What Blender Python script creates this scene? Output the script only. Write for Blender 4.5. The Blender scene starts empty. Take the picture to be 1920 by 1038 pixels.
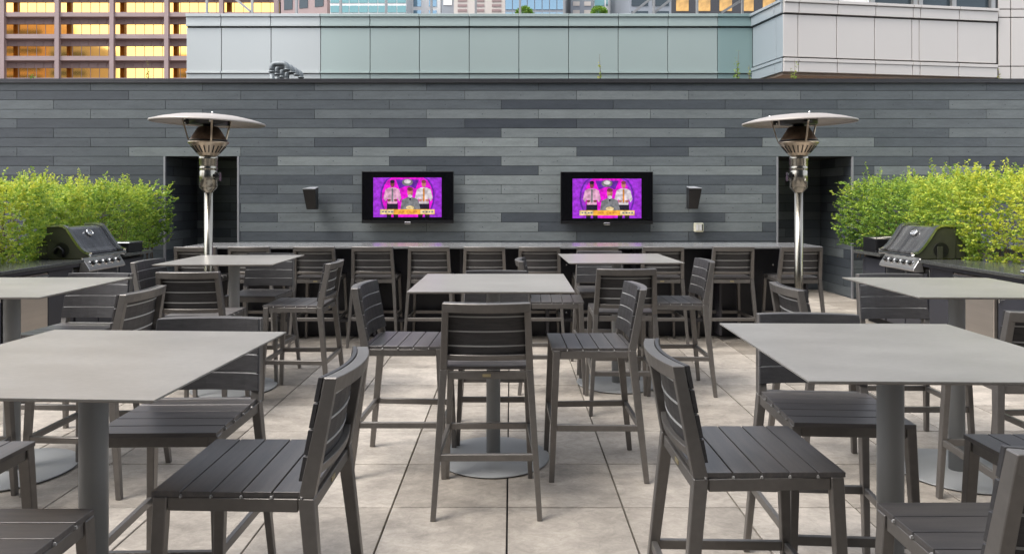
import bpy, bmesh, math, random
import numpy as np
from math import radians, sin, cos, pi
from mathutils import Vector, Matrix
random.seed(7)
scene = bpy.context.scene
col = scene.collection
F, HZ, CX, CH = 1326.0, 371.0, 958.4, 1.6          # focal length in photo pixels, horizon row, centre column, eye height

# ------------------------------------------------------------------ camera, light
cam = bpy.data.cameras.new('camera'); co = bpy.data.objects.new('camera', cam); col.objects.link(co)
co.location = (0, 0, CH); co.rotation_euler = (pi/2, 0, 0)
cam.sensor_width = 36; cam.lens = F/1920*36
cam.shift_x = (960-CX)/1920; cam.shift_y = -(519-HZ)/1920
cam.clip_start = .05; cam.clip_end = 3000
scene.camera = co

SUN_EL, SUN_AZ = radians(58), radians(238)      # azimuth clockwise from +Y (north)
w = bpy.data.worlds.new('World'); scene.world = w; w.use_nodes = True
nt = w.node_tree; nt.nodes.clear()
out = nt.nodes.new('ShaderNodeOutputWorld'); bg = nt.nodes.new('ShaderNodeBackground')
sky = nt.nodes.new('ShaderNodeTexSky'); sky.sky_type = 'NISHITA'; sky.sun_disc = False
sky.sun_elevation = SUN_EL; sky.sun_rotation = SUN_AZ; sky.air_density = 1.0; sky.dust_density = 3.0; sky.ozone_density = 1.0
hs = nt.nodes.new('ShaderNodeHueSaturation'); hs.inputs['Saturation'].default_value = .30
nt.links.new(sky.outputs[0], hs.inputs['Color']); nt.links.new(hs.outputs[0], bg.inputs[0]); nt.links.new(bg.outputs[0], out.inputs[0])
bg.inputs[1].default_value = .15
sd = bpy.data.lights.new('sun', 'SUN'); sd.energy = .7; sd.angle = radians(24); sd.color = (1, .95, .88)
so = bpy.data.objects.new('sun', sd); col.objects.link(so)
dvec = Vector((sin(SUN_AZ)*cos(SUN_EL), cos(SUN_AZ)*cos(SUN_EL), sin(SUN_EL)))
so.rotation_euler = (-dvec).to_track_quat('-Z', 'Y').to_euler(); so.location = (-5, -8, 14)
scene.view_settings.view_transform = 'Standard'; scene.view_settings.look = 'None'
scene.view_settings.exposure = 1.62; scene.view_settings.gamma = 1
scene.cycles.use_denoising = True
scene.cycles.max_bounces = 8

# ------------------------------------------------------------------ materials
def new_mat(name):
    m = bpy.data.materials.new(name); m.use_nodes = True
    n = m.node_tree; return m, n, n.nodes['Principled BSDF']
def mat(name, c, rough=.5, metal=0, noise=0, nscale=8, bump=0, bscale=60, stretch=None, spec=None, c2=None, rvar=0, coat=0, rand=0):
    """plain surface with a procedural tone variation (c..c2), optional grain, roughness variation and bump"""
    m, n, p = new_mat(name)
    p.inputs['Base Color'].default_value = (*c, 1); p.inputs['Roughness'].default_value = rough; p.inputs['Metallic'].default_value = metal
    if spec is not None: p.inputs['Specular IOR Level'].default_value = spec
    if coat: p.inputs['Coat Weight'].default_value = coat; p.inputs['Coat Roughness'].default_value = .12 if coat < .45 else .45
    tc = n.nodes.new('ShaderNodeTexCoord'); mp = n.nodes.new('ShaderNodeMapping'); n.links.new(tc.outputs['Object'], mp.inputs[0])
    if stretch: mp.inputs['Scale'].default_value = stretch
    if noise or c2 or rvar:
        t = n.nodes.new('ShaderNodeTexNoise'); t.inputs['Scale'].default_value = nscale; t.inputs['Detail'].default_value = 5; t.inputs['Roughness'].default_value = .55
        n.links.new(mp.outputs[0], t.inputs[0])
        r = n.nodes.new('ShaderNodeValToRGB'); r.color_ramp.elements[0].position = .25; r.color_ramp.elements[1].position = .75
        a = [max(0, v*(1-noise)) for v in c]; b = c2 if c2 else [v*(1+noise) for v in c]
        r.color_ramp.elements[0].color = (*a, 1); r.color_ramp.elements[1].color = (*b, 1)
        n.links.new(t.outputs['Fac'], r.inputs[0]); n.links.new(r.outputs[0], p.inputs['Base Color'])
        if rand:      # each object a little lighter or darker, with fine dusty speckle
            oi = n.nodes.new('ShaderNodeObjectInfo'); m1 = n.nodes.new('ShaderNodeMapRange'); m1.inputs[3].default_value = 1-rand; m1.inputs[4].default_value = 1+rand
            n.links.new(oi.outputs['Random'], m1.inputs[0])
            t3 = n.nodes.new('ShaderNodeTexNoise'); t3.inputs['Scale'].default_value = 38; t3.inputs['Detail'].default_value = 6; n.links.new(mp.outputs[0], t3.inputs[0])
            m2 = n.nodes.new('ShaderNodeMapRange'); m2.inputs[1].default_value = .3; m2.inputs[2].default_value = .7; m2.inputs[3].default_value = .94; m2.inputs[4].default_value = 1.07
            n.links.new(t3.outputs['Fac'], m2.inputs[0]); mu = n.nodes.new('ShaderNodeMath'); mu.operation = 'MULTIPLY'
            n.links.new(m1.outputs[0], mu.inputs[0]); n.links.new(m2.outputs[0], mu.inputs[1])
            vs = n.nodes.new('ShaderNodeVectorMath'); vs.operation = 'SCALE'; n.links.new(r.outputs[0], vs.inputs[0]); n.links.new(mu.outputs[0], vs.inputs['Scale'])
            n.links.new(vs.outputs[0], p.inputs['Base Color'])
        if rvar:
            mr = n.nodes.new('ShaderNodeMapRange'); mr.inputs[3].default_value = rough-rvar; mr.inputs[4].default_value = rough+rvar
            n.links.new(t.outputs['Fac'], mr.inputs[0]); n.links.new(mr.outputs[0], p.inputs['Roughness'])
    if bump:
        t = n.nodes.new('ShaderNodeTexNoise'); t.inputs['Scale'].default_value = bscale; t.inputs['Detail'].default_value = 4
        n.links.new(mp.outputs[0], t.inputs[0])
        b = n.nodes.new('ShaderNodeBump'); b.inputs['Strength'].default_value = bump; b.inputs['Distance'].default_value = .01
        n.links.new(t.outputs['Fac'], b.inputs['Height']); n.links.new(b.outputs[0], p.inputs['Normal'])
    return m
def tone_mat(name, lo, hi, rough, nscale, noise, bump=.1, mid=None, stretch=None, bscale=40, spec=.4, fine=0):
    """colour picked per face by the attribute 'tone' (0..1) plus cloudy variation"""
    m, n, p = new_mat(name)
    p.inputs['Roughness'].default_value = rough; p.inputs['Specular IOR Level'].default_value = spec
    at = n.nodes.new('ShaderNodeAttribute'); at.attribute_name = 'tone'
    r = n.nodes.new('ShaderNodeValToRGB'); r.color_ramp.elements[0].color = (*lo, 1); r.color_ramp.elements[1].color = (*hi, 1)
    if mid: e = r.color_ramp.elements.new(.5); e.color = (*mid, 1)
    n.links.new(at.outputs['Fac'], r.inputs[0])
    tc = n.nodes.new('ShaderNodeTexCoord'); mp = n.nodes.new('ShaderNodeMapping'); n.links.new(tc.outputs['Object'], mp.inputs[0])
    if stretch: mp.inputs['Scale'].default_value = stretch
    t = n.nodes.new('ShaderNodeTexNoise'); t.inputs['Scale'].default_value = nscale; t.inputs['Detail'].default_value = 8; t.inputs['Roughness'].default_value = .65
    n.links.new(mp.outputs[0], t.inputs[0])
    mr = n.nodes.new('ShaderNodeMapRange'); mr.inputs[1].default_value = .25; mr.inputs[2].default_value = .75
    mr.inputs[3].default_value = 1-noise; mr.inputs[4].default_value = 1+noise
    n.links.new(t.outputs['Fac'], mr.inputs[0])
    mx = n.nodes.new('ShaderNodeVectorMath'); mx.operation = 'SCALE'; fac = mr.outputs[0]
    if fine:          # fine veins and small stains
        t4 = n.nodes.new('ShaderNodeTexNoise'); t4.inputs['Scale'].default_value = 13; t4.inputs['Detail'].default_value = 10; t4.inputs['Roughness'].default_value = .75; t4.inputs['Distortion'].default_value = 1.2
        n.links.new(mp.outputs[0], t4.inputs[0]); m4 = n.nodes.new('ShaderNodeMapRange'); m4.inputs[1].default_value = .3; m4.inputs[2].default_value = .7; m4.inputs[3].default_value = 1-fine; m4.inputs[4].default_value = 1+fine
        n.links.new(t4.outputs['Fac'], m4.inputs[0]); mm = n.nodes.new('ShaderNodeMath'); mm.operation = 'MULTIPLY'; n.links.new(fac, mm.inputs[0]); n.links.new(m4.outputs[0], mm.inputs[1])
        t5 = n.nodes.new('ShaderNodeTexNoise'); t5.inputs['Scale'].default_value = 5.5; t5.inputs['Detail'].default_value = 3; n.links.new(mp.outputs[0], t5.inputs[0])
        m5 = n.nodes.new('ShaderNodeMapRange'); m5.inputs[1].default_value = .70; m5.inputs[2].default_value = .78; m5.inputs[3].default_value = 1; m5.inputs[4].default_value = .72
        n.links.new(t5.outputs['Fac'], m5.inputs[0]); m6 = n.nodes.new('ShaderNodeMath'); m6.operation = 'MULTIPLY'; n.links.new(mm.outputs[0], m6.inputs[0]); n.links.new(m5.outputs[0], m6.inputs[1]); fac = m6.outputs[0]
    n.links.new(r.outputs[0], mx.inputs[0]); n.links.new(fac, mx.inputs['Scale']); n.links.new(mx.outputs[0], p.inputs['Base Color'])
    t2 = n.nodes.new('ShaderNodeTexNoise'); t2.inputs['Scale'].default_value = bscale; n.links.new(mp.outputs[0], t2.inputs[0])
    b = n.nodes.new('ShaderNodeBump'); b.inputs['Strength'].default_value = bump; b.inputs['Distance'].default_value = .01
    n.links.new(t2.outputs['Fac'], b.inputs['Height']); n.links.new(b.outputs[0], p.inputs['Normal'])
    return m
def emit(name, c, s=1.0):
    m, n, p = new_mat(name); p.inputs['Base Color'].default_value = (.01, .01, .01, 1); p.inputs['Roughness'].default_value = .25
    p.inputs['Emission Color'].default_value = (*c, 1); p.inputs['Emission Strength'].default_value = s
    tc = n.nodes.new('ShaderNodeTexCoord'); t = n.nodes.new('ShaderNodeTexNoise'); t.inputs['Scale'].default_value = 16; t.inputs['Detail'].default_value = 6
    r = n.nodes.new('ShaderNodeMapRange'); r.inputs[1].default_value = .35; r.inputs[2].default_value = .65; r.inputs[3].default_value = .62*s; r.inputs[4].default_value = 1.25*s
    n.links.new(tc.outputs['Object'], t.inputs[0]); n.links.new(t.outputs['Fac'], r.inputs[0]); n.links.new(r.outputs[0], p.inputs['Emission Strength'])
    return m
M = {}
M['frame'] = mat('stool_frame_powder_coat', (.175, .163, .152), .37, .58, rand=.10, noise=.08, nscale=5, bump=.05, bscale=400)
M['slat'] = mat('stool_slat_composite', (.100, .097, .101), .37, .45, c2=(.150, .137, .131), noise=.2, nscale=5, stretch=(1, 10, 10), bump=.06, bscale=90, rvar=.06, spec=.8, rand=.15)
M['backslat'] = mat('stool_backrest_composite', (.070, .068, .070), .42, .5, noise=.2, rand=.15, nscale=7, stretch=(1, 12, 12), bump=.08, bscale=90, spec=.3)
M['spacer_highlight'] = mat('pale_spacer_and_highlight', (.42, .42, .41), .4, noise=.05)  # real seat spacers, and painted highlights along the backrest slat edges
M['brass'] = mat('brass_plate', (.45, .38, .22), .35, .6, noise=.1)
M['top'] = mat('table_top_laminate', (.225, .214, .197), .30, c2=(.31, .295, .272), noise=.04, nscale=2.2, rand=.05, stretch=(1, 2.0, 1), rvar=.05, spec=.5)
M['tedge'] = mat('table_top_edge', (.24, .22, .20), .5, noise=.1)
M['column'] = mat('table_column_paint', (.265, .27, .27), .45, .0, noise=.06, nscale=3, bump=.03, bscale=300)
M['rubber'] = mat('dark_rubber', (.02, .02, .02), .7, noise=.1)
M['tile'] = tone_mat('stone_paver', (.235, .207, .174), (.415, .372, .322), .55, 3.0, .36, bump=.25, bscale=55, stretch=(1, 1.4, 1), spec=.35, fine=.24)
M['joint'] = mat('paver_joint', (.03, .028, .026), .9, noise=.2)
M['ground'] = mat('street_asphalt', (.06, .06, .06), .85, noise=.2, nscale=.2)
M['plank'] = tone_mat('wall_plank_cement', (.024, .029, .040), (.225, .25, .247), .45, 2.6, .18, bump=.15, mid=(.080, .092, .102), stretch=(.9, 1, 4), bscale=30, spec=.45, fine=.15)
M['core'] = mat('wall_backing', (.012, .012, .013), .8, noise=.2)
M['coping'] = mat('wall_coping_metal', (.05, .05, .055), .4, .5, noise=.1)
M['jamb'] = mat('jamb_angle_metal', (.28, .28, .30), .4, .4, noise=.08)
M['bartop'] = mat('bar_top_stone', (.20, .20, .20), .16, noise=.15, nscale=30, spec=.6)
M['barbody'] = mat('bar_body_panel', (.018, .018, .024), .45, noise=.2, nscale=6)
M['barfin'] = mat('bar_divider_panel', (.035, .034, .040), .4, noise=.2, nscale=6)
M['steel'] = mat('brushed_steel', (.35, .33, .285), .27, 1, noise=.03, nscale=3, stretch=(1, 1, 8))
M['warmsteel'] = mat('heat_tinted_steel', (.50, .42, .33), .30, 1, noise=.25, nscale=9, bump=.04, bscale=60)
M['burner'] = mat('burner_cap_metal', (.20, .14, .10), .45, .9, noise=.5, nscale=14)
M['dish'] = mat('heater_dish_aluminium', (.34, .31, .285), .45, .25, noise=.08, nscale=3)
M['black'] = mat('black_plastic', (.008, .008, .009), .35, noise=.1)
M['blackgloss'] = mat('black_gloss_bezel', (.004, .004, .005), .12, noise=.1, spec=.25)
M['enamel'] = mat('dark_enamel_lid', (.24, .245, .265), .27, .85, noise=.30, nscale=5, stretch=(1, 5, 1), coat=.3)
M['lidsteel'] = mat('streaky_steel_lid', (.12, .12, .13), .25, .85, c2=(.55, .54, .52), nscale=3.2, stretch=(.4, 4, .4), coat=.3)
M['olive'] = mat('grill_side_casting', (.06, .062, .045), .35, .3, noise=.15, nscale=5)
M['panelsteel'] = mat('control_panel_steel', (.66, .65, .63), .33, .9, noise=.06, nscale=5)
M['trim'] = mat('polished_trim', (.75, .75, .74), .15, 1, noise=.05, nscale=6)
M['counter'] = mat('counter_granite', (.07, .072, .068), .14, noise=.45, nscale=40, spec=.6)
M['cabinet'] = mat('cabinet_door_slate', (.035, .036, .045), .42, noise=.1, nscale=5)
M['fridge'] = mat('steel_fridge_door', (.55, .50, .45), .38, .9, noise=.06, nscale=2, stretch=(1, 1, 10))
M['planter'] = mat('planter_fibre', (.03, .033, .033), .5, noise=.15)
M['soil'] = mat('planter_soil', (.04, .03, .02), .9, noise=.4, nscale=12)
M['cream'] = mat('outlet_cover_plastic', (.62, .60, .47), .35, noise=.04)
M['speaker'] = mat('speaker_shell', (.30, .31, .33), .35, noise=.06)
M['pipe'] = mat('galvanised_pipe', (.17, .19, .20), .5, .3, noise=.2, nscale=10)
M['gold'] = mat('gold_mirror_glass', (1.0, .58, .17), .05, 1, bump=.10, bscale=.35, noise=.10, nscale=.15)
M['dimgold'] = mat('patchy_gold_glass', (.85, .48, .16), .08, 1, c2=(.10, .07, .05), nscale=.55, bump=.08, bscale=.5)
M['brownstone'] = mat('tower_brown_cladding', (.275, .200, .195), .55, noise=.08, nscale=.4, bump=.03)
M['dkbrown'] = mat('tower_brown_shade_panel', (.27, .19, .185), .6, noise=.08, nscale=.4)
M['pale_reflection'] = mat('green_grey_panel_pale_reflection', (.42, .445, .445), .30, .25, noise=.02, nscale=.7, bump=.012, bscale=3)  # green-grey panel with a lighter reflection painted into its colour
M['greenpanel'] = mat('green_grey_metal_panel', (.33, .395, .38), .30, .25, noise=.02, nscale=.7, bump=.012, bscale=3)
M['teal_reflection'] = mat('green_grey_panel_teal_reflection', (.21, .30, .295), .30, .25, noise=.02, nscale=.7, bump=.012, bscale=3)  # same panel again, teal reflection and shade painted in
M['whitepanel'] = mat('white_metal_panel', (.50, .468, .44), .32, .2, noise=.02, nscale=.7, bump=.012, bscale=3)
M['bluepanel'] = mat('blue_grey_metal_panel', (.28, .32, .345), .32, .2, noise=.02, nscale=.7)
M['darkjoint'] = mat('panel_joint', (.05, .055, .055), .7, noise=.1)
M['soffit'] = mat('tan_soffit', (.40, .31, .25), .7, noise=.1)
M['tealglass'] = mat('teal_curtain_glass', (.14, .27, .28), .08, .5, noise=.3, nscale=.25, bump=.05, bscale=.5)
M['blueglass'] = mat('blue_curtain_glass', (.18, .28, .36), .06, .75, noise=.35, nscale=.25, bump=.05, bscale=.5)
M['darkglass'] = mat('dark_window_glass', (.03, .045, .055), .06, .3, noise=.4, nscale=.25, bump=.04, bscale=.5)
M['whiteclad'] = mat('white_tower_cladding', (.72, .71, .70), .5, noise=.04, nscale=.3)
M['beigeclad'] = mat('beige_stone_cladding', (.52, .47, .43), .6, noise=.05, nscale=.3)
M['greyclad'] = mat('grey_tower_cladding', (.22, .24, .27), .5, noise=.06, nscale=.3)
M['tanclad'] = mat('tan_brick_tower', (.80, .50, .30), .7, noise=.1, nscale=.3)
M['rail'] = mat('railing_metal', (.30, .30, .30), .35, .6, noise=.05)
M['stem'] = mat('woody_stem', (.10, .065, .035), .8, noise=.3, nscale=20)
def leaf_mat(name, lo, mid, hi, trans=.35):
    m = tone_mat(name, lo, hi, .45, 6, .15, bump=.0, mid=mid, spec=.3)
    n = m.node_tree; p = n.nodes['Principled BSDF']; o = n.nodes['Material Output']
    tr = n.nodes.new('ShaderNodeBsdfTranslucent'); mx = n.nodes.new('ShaderNodeMixShader'); mx.inputs[0].default_value = trans
    src = p.inputs['Base Color'].links[0].from_socket
    n.links.new(src, tr.inputs[0]); n.links.new(p.outputs[0], mx.inputs[1]); n.links.new(tr.outputs[0], mx.inputs[2]); n.links.new(mx.outputs[0], o.inputs[0])
    return m
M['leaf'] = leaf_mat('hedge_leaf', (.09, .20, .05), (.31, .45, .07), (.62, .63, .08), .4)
M['weedleaf'] = leaf_mat('weed_leaf', (.12, .25, .03), (.25, .36, .06), (.5, .45, .12))

# ------------------------------------------------------------------ mesh builder
class MB:
    def __init__(s): s.v = []; s.f = []; s.mi = []; s.t = []; s.sm = []
    def face(s, idx, mi=0, tone=.5, smooth=False): s.f.append(idx); s.mi.append(mi); s.t.append(tone); s.sm.append(smooth)
    def hexa(s, P, mi=0, tone=.5):
        b = len(s.v); s.v += [tuple(p) for p in P]
        for q in ((0,3,2,1),(4,5,6,7),(0,1,5,4),(1,2,6,5),(2,3,7,6),(3,0,4,7)): s.face([b+i for i in q], mi, tone)
    def box(s, x0, x1, y0, y1, z0, z1, mi=0, tone=.5):
        s.hexa([(x0,y0,z0),(x1,y0,z0),(x1,y1,z0),(x0,y1,z0),(x0,y0,z1),(x1,y0,z1),(x1,y1,z1),(x0,y1,z1)], mi, tone)
    def frust(s, c0, s0, c1, s1, mi=0):
        P = []
        for c, (a, b) in ((c0, s0), (c1, s1)):
            for sx, sy in ((-1,-1),(1,-1),(1,1),(-1,1)): P.append((c[0]+sx*a/2, c[1]+sy*b/2, c[2]))
        s.hexa(P, mi)
    def beam(s, p0, p1, w_, h_, mi=0, up=(0,0,1)):
        p0 = Vector(p0); p1 = Vector(p1); d = (p1-p0).normalized(); u = Vector(up)
        if abs(d.dot(u)) > .98: u = Vector((0,1,0))
        sd_ = d.cross(u).normalized(); u = sd_.cross(d).normalized(); P = []
        for c in (p0, p1):
            for a, b in ((-1,-1),(1,-1),(1,1),(-1,1)): P.append(c+sd_*a*w_/2+u*b*h_/2)
        s.hexa(P, mi)
    def lathe(s, prof, c=(0,0,0), n=32, mi=0, smooth=True, cap=True, tilt=None, mis=None):
        b = len(s.v); k = len(prof)
        R = tilt if tilt else Matrix.Identity(3)
        for r, z in prof:
            for i in range(n):
                a = 2*pi*i/n; p = R @ Vector((r*cos(a), r*sin(a), z)); s.v.append((c[0]+p.x, c[1]+p.y, c[2]+p.z))
        for j in range(k-1):
            for i in range(n):
                i2 = (i+1) % n; s.face([b+j*n+i, b+j*n+i2, b+(j+1)*n+i2, b+(j+1)*n+i], mis[j] if mis else mi, .5, smooth)
        if cap:
            s.face([b+i for i in range(n)][::-1], mi); s.face([b+(k-1)*n+i for i in range(n)], mi)
    def tube(s, pts, r, n=10, mi=0):
        pts = [Vector(p) for p in pts]; b = len(s.v); rr = r if isinstance(r, (list, tuple)) else [r]*len(pts)
        pu = None
        for j, p in enumerate(pts):
            d = (pts[min(j+1, len(pts)-1)]-pts[max(j-1, 0)]).normalized()
            if pu is None: pu = d.orthogonal().normalized()
            u = (pu-d*pu.dot(d)).normalized(); pu = u; v_ = d.cross(u)
            for i in range(n):
                a = 2*pi*i/n; q = p+u*rr[j]*cos(a)+v_*rr[j]*sin(a); s.v.append(tuple(q))
        for j in range(len(pts)-1):
            for i in range(n):
                i2 = (i+1) % n; s.face([b+j*n+i, b+j*n+i2, b+(j+1)*n+i2, b+(j+1)*n+i], mi, .5, True)
        s.face([b+i for i in range(n)][::-1], mi); s.face([b+(len(pts)-1)*n+i for i in range(n)], mi)
    def prism(s, poly, axis, a0, a1, mi=0):
        """extrude a 2D polygon along an axis ('x','y','z')"""
        def P(u, v_, a): return {'x': (a,u,v_), 'y': (u,a,v_), 'z': (u,v_,a)}[axis]
        b = len(s.v); n = len(poly)
        s.v += [P(u, v_, a0) for u, v_ in poly]+[P(u, v_, a1) for u, v_ in poly]
        s.face([b+i for i in range(n)], mi); s.face([b+n+i for i in range(n)][::-1], mi)
        for i in range(n): j = (i+1) % n; s.face([b+i, b+n+i, b+n+j, b+j], mi)
    def build(s, name, mats, parent=None, bevel=0, recalc=True):
        me = bpy.data.meshes.new(name); me.from_pydata(s.v, [], s.f)
        if not isinstance(mats, (list, tuple)): mats = [mats]
        for m in mats: me.materials.append(m)
        me.polygons.foreach_set('material_index', s.mi); me.polygons.foreach_set('use_smooth', s.sm)
        a = me.attributes.new('tone', 'FLOAT', 'FACE'); a.data.foreach_set('value', s.t)
        me.update()
        if recalc or bevel:
            bm = bmesh.new(); bm.from_mesh(me)
            if recalc: bmesh.ops.recalc_face_normals(bm, faces=bm.faces)
            if bevel:
                es = [e for e in bm.edges if len(e.link_faces) == 2 and e.calc_face_angle(0) > .5]
                bmesh.ops.bevel(bm, geom=es, offset=bevel, segments=1, affect='EDGES', clamp_overlap=True)
            bm.to_mesh(me); bm.free()
        o = bpy.data.objects.new(name, me); col.objects.link(o)
        if parent: o.parent = parent
        return o
def tag(o, label=None, cat=None, group=None, kind=None):
    if label: o['label'] = label
    if cat: o['category'] = cat
    if group: o['group'] = group
    if kind: o['kind'] = kind
    return o
def empty(name, loc=(0,0,0), rz=0, label=None, cat=None, group=None, kind=None):
    o = bpy.data.objects.new(name, None); o.empty_display_size = .2; col.objects.link(o); o.location = loc; o.rotation_euler = (0,0,rz)
    return tag(o, label, cat, group, kind)
def copy_tree(o, parent=None):
    c = o.copy(); col.objects.link(c); c.parent = parent
    for ch in list(o.children): copy_tree(ch, c)
    return c
def at(px, py, Y): return Vector(((px-CX)*Y/F, Y, CH-(py-HZ)*Y/F))
def X_(px, Y): return (px-CX)*Y/F
def Z_(py, Y): return CH-(py-HZ)*Y/F

# ------------------------------------------------------------------ ground and terrace floor
g = MB(); g.box(-1500, 1500, -1500, 1500, -.5, -.12)
tag(g.build('ground', M['ground']), kind='structure')
g = MB(); g.box(-16, 16, -5, 15, -.11, -.035)
tag(g.build('terrace_slab', M['joint']), kind='structure')
g = MB(); T = .5990; x0 = -.020; y0 = 3.661; hw = (T-.0085)/2
for i in range(-22, 22):
    for j in range(-13, 18):
        cx, cy = x0+(i+.5)*T, y0+(j+.5)*T; dz = random.uniform(-.0010, .0008)
        t = min(1, max(0, random.gauss(.5, .22)))
        c = .0022
        b = len(g.v)
        for (ax, z) in ((hw, -.034), (hw, dz-c), (hw-c, dz)):
            g.v += [(cx-ax, cy-ax, z), (cx+ax, cy-ax, z), (cx+ax, cy+ax, z), (cx-ax, cy+ax, z)]
        for L in (0, 4):
            for k in range(4): g.face([b+L+k, b+L+(k+1) % 4, b+L+4+(k+1) % 4, b+L+4+k], 0, t)
        g.face([b+8, b+9, b+10, b+11], 0, t)
tag(g.build('floor', M['tile'], recalc=False), kind='structure')

# ------------------------------------------------------------------ plank wall with two doorways
DW = 11.2; PX = DW/F; PH = 17.6*PX; PL = 209.7*PX; ZT = Z_(152.5, DW)
OPZ = ZT-8*PH-.004
LO = (X_(309, DW), X_(447, DW)); RO = (X_(1457, DW), X_(1598, DW))
tones = {0:(170.6,[3,4,3,5,3.5,2.5,2.5,3,4,3]), 1:(32.6,[3,2,4,4,5,5.5,6.5,6,5,5]), 2:(101,[5,4,4,4,4.5,1.5,2.5,3,4,6]),
 3:(170.6,[5,5,3.5,5.5,6.5,7,6,5,5,6]), 4:(32.6,[4,2,4,4,3,1.5,2.5,4,5,5]), 5:(101,[2,3.5,4.5,5.5,2.5,6.5,6.5,3,4,6]),
 6:(170.6,[3,4,4.5,2.5,8,4.5,2.5,7,4,5]), 7:(32.6,[4,3.5,6,4.5,7,7,3,6,6,5]), 8:(101,[2,3.5,4,7.5,2.5,7,6,5,4,2.5]),
 9:(170.6,[4,2,5,5,3,7,7,3,7,3]), 10:(32.6,[2,3,2,3,5.5,7.5,4.5,4,5,4]), 11:(101,[3,3,3,5,7,7,5,5.5,4,4]),
 12:(170.6,[3,3,4,4,7,7,6.5,5,4,4]), 13:(32.6,[3,3,3,5.5,4.5,6.5,6,6,4,4]), 14:(101,[3,4,3,5.5,7,2.5,3,6,4,4]),
 15:(170.6,[3,3,5.5,6.5,6.5,2.5,6,2.5,4,4]), 16:(32.6,[3,3,3,3,5,6,4,3,4,4])}
wall = empty('plank_wall', (0, DW, 0), 0, 'tall wall clad in staggered dark grey planks across the back of the terrace', 'wall')
m = MB()
nrow = int(math.ceil(ZT/PH))
def plank_face(m, a0, a1, z0, z1, ori, pos, tone, dots=True):
    """one plank; ori 'y' faces the camera at y=pos, 'x+'/'x-' face sideways at x=pos"""
    gp = .0035; th = .012
    a0 += gp; a1 -= gp; z0 += gp; z1 -= gp
    if a1-a0 < .02 or z1-z0 < .01: return
    if ori == 'y': m.box(a0, a1, pos-th, pos, z0, z1, 0, tone)
    elif ori == 'x+': m.box(pos, pos+th, a0, a1, z0, z1, 0, tone)
    else: m.box(pos-th, pos, a0, a1, z0, z1, 0, tone)
    if dots and ori == 'y' and a1-a0 > .5:
        zc = (z0+z1)/2
        for q in (a0+.05, (a0+a1)/2, a1-.05): m.box(q-.006, q+.006, pos-th-.0015, pos-th+.002, zc-.006, zc+.006, 0, .05)
for r in range(nrow):
    z1 = ZT-r*PH; z0 = max(0.002, z1-PH)
    j0, tl = tones.get(r, ([170.6, 32.6, 101][r % 3], None))
    st = X_(j0-209.7, DW)
    for k in range(-4, 15):
        a0, a1 = st+k*PL, st+(k+1)*PL
        if tl and 0 <= k < len(tl): tn = tl[k]/9
        else: tn = random.choice([2, 3, 3.5, 4, 5, 6])/9
        tn = min(1, max(0, tn+random.uniform(-.03, .03)))
        segs = [(max(a0, -15), min(a1, 15))]
        if z1 < OPZ+.02:
            for o0, o1 in (LO, RO):
                ns = []
                for s0, s1 in segs:
                    if s1 <= o0 or s0 >= o1: ns.append((s0, s1)); continue
                    if s0 < o0: ns.append((s0, o0))
                    if s1 > o1: ns.append((o1, s1))
                segs = ns
        for s0, s1 in segs:
            if s1-s0 > .03: plank_face(m, s0, s1, z0, z1, 'y', 0, tn)
m.build('cladding', M['plank'], wall, recalc=False)
m = MB(); DN = 1.15
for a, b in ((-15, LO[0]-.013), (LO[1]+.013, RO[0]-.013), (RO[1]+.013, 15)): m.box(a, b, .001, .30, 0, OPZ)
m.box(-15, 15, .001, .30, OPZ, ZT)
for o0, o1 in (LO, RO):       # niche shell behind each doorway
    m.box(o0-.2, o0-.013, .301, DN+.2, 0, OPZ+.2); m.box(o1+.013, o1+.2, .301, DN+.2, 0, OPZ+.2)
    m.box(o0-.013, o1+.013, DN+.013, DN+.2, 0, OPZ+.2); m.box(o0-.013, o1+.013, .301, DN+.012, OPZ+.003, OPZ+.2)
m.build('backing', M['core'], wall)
for nm, (o0, o1) in (('doorway_lining', LO), ('doorway_lining', RO)):
    m = MB()
    for r in range(8, nrow):
        z1 = min(ZT-r*PH, OPZ); z0 = max(.002, ZT-(r+1)*PH)
        for pos, ori in ((o0-.012, 'x+'), (o1+.012, 'x-')):
            cut = (.25+.3*((r*2) % 3)+.05)
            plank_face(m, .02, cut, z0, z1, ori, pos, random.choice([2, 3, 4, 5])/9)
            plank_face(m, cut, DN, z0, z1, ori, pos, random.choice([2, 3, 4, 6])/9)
        cut = o0+.3+.28*(r % 3)
        plank_face(m, o0, cut, z0, z1, 'y', DN+.012, random.choice([2, 3, 5, 6])/9, False)
        plank_face(m, cut, o1, z0, z1, 'y', DN+.012, random.choice([2, 3, 4])/9, False)
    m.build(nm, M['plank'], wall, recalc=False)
m = MB(); m.box(-15, 15, -.045, .34, ZT+.002, ZT+.035); m.box(-15, 15, -.045, -.03, ZT-.03, ZT+.001)
m.build('coping', M['coping'], wall)
for (o0, o1) in (LO, RO):
    for a in (o0, o1):
        m = MB(); m.box(a-.014, a+.014, -.018, .018, .002, OPZ-.001); m.build('corner_angle', M['jamb'], wall, .002)

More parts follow.
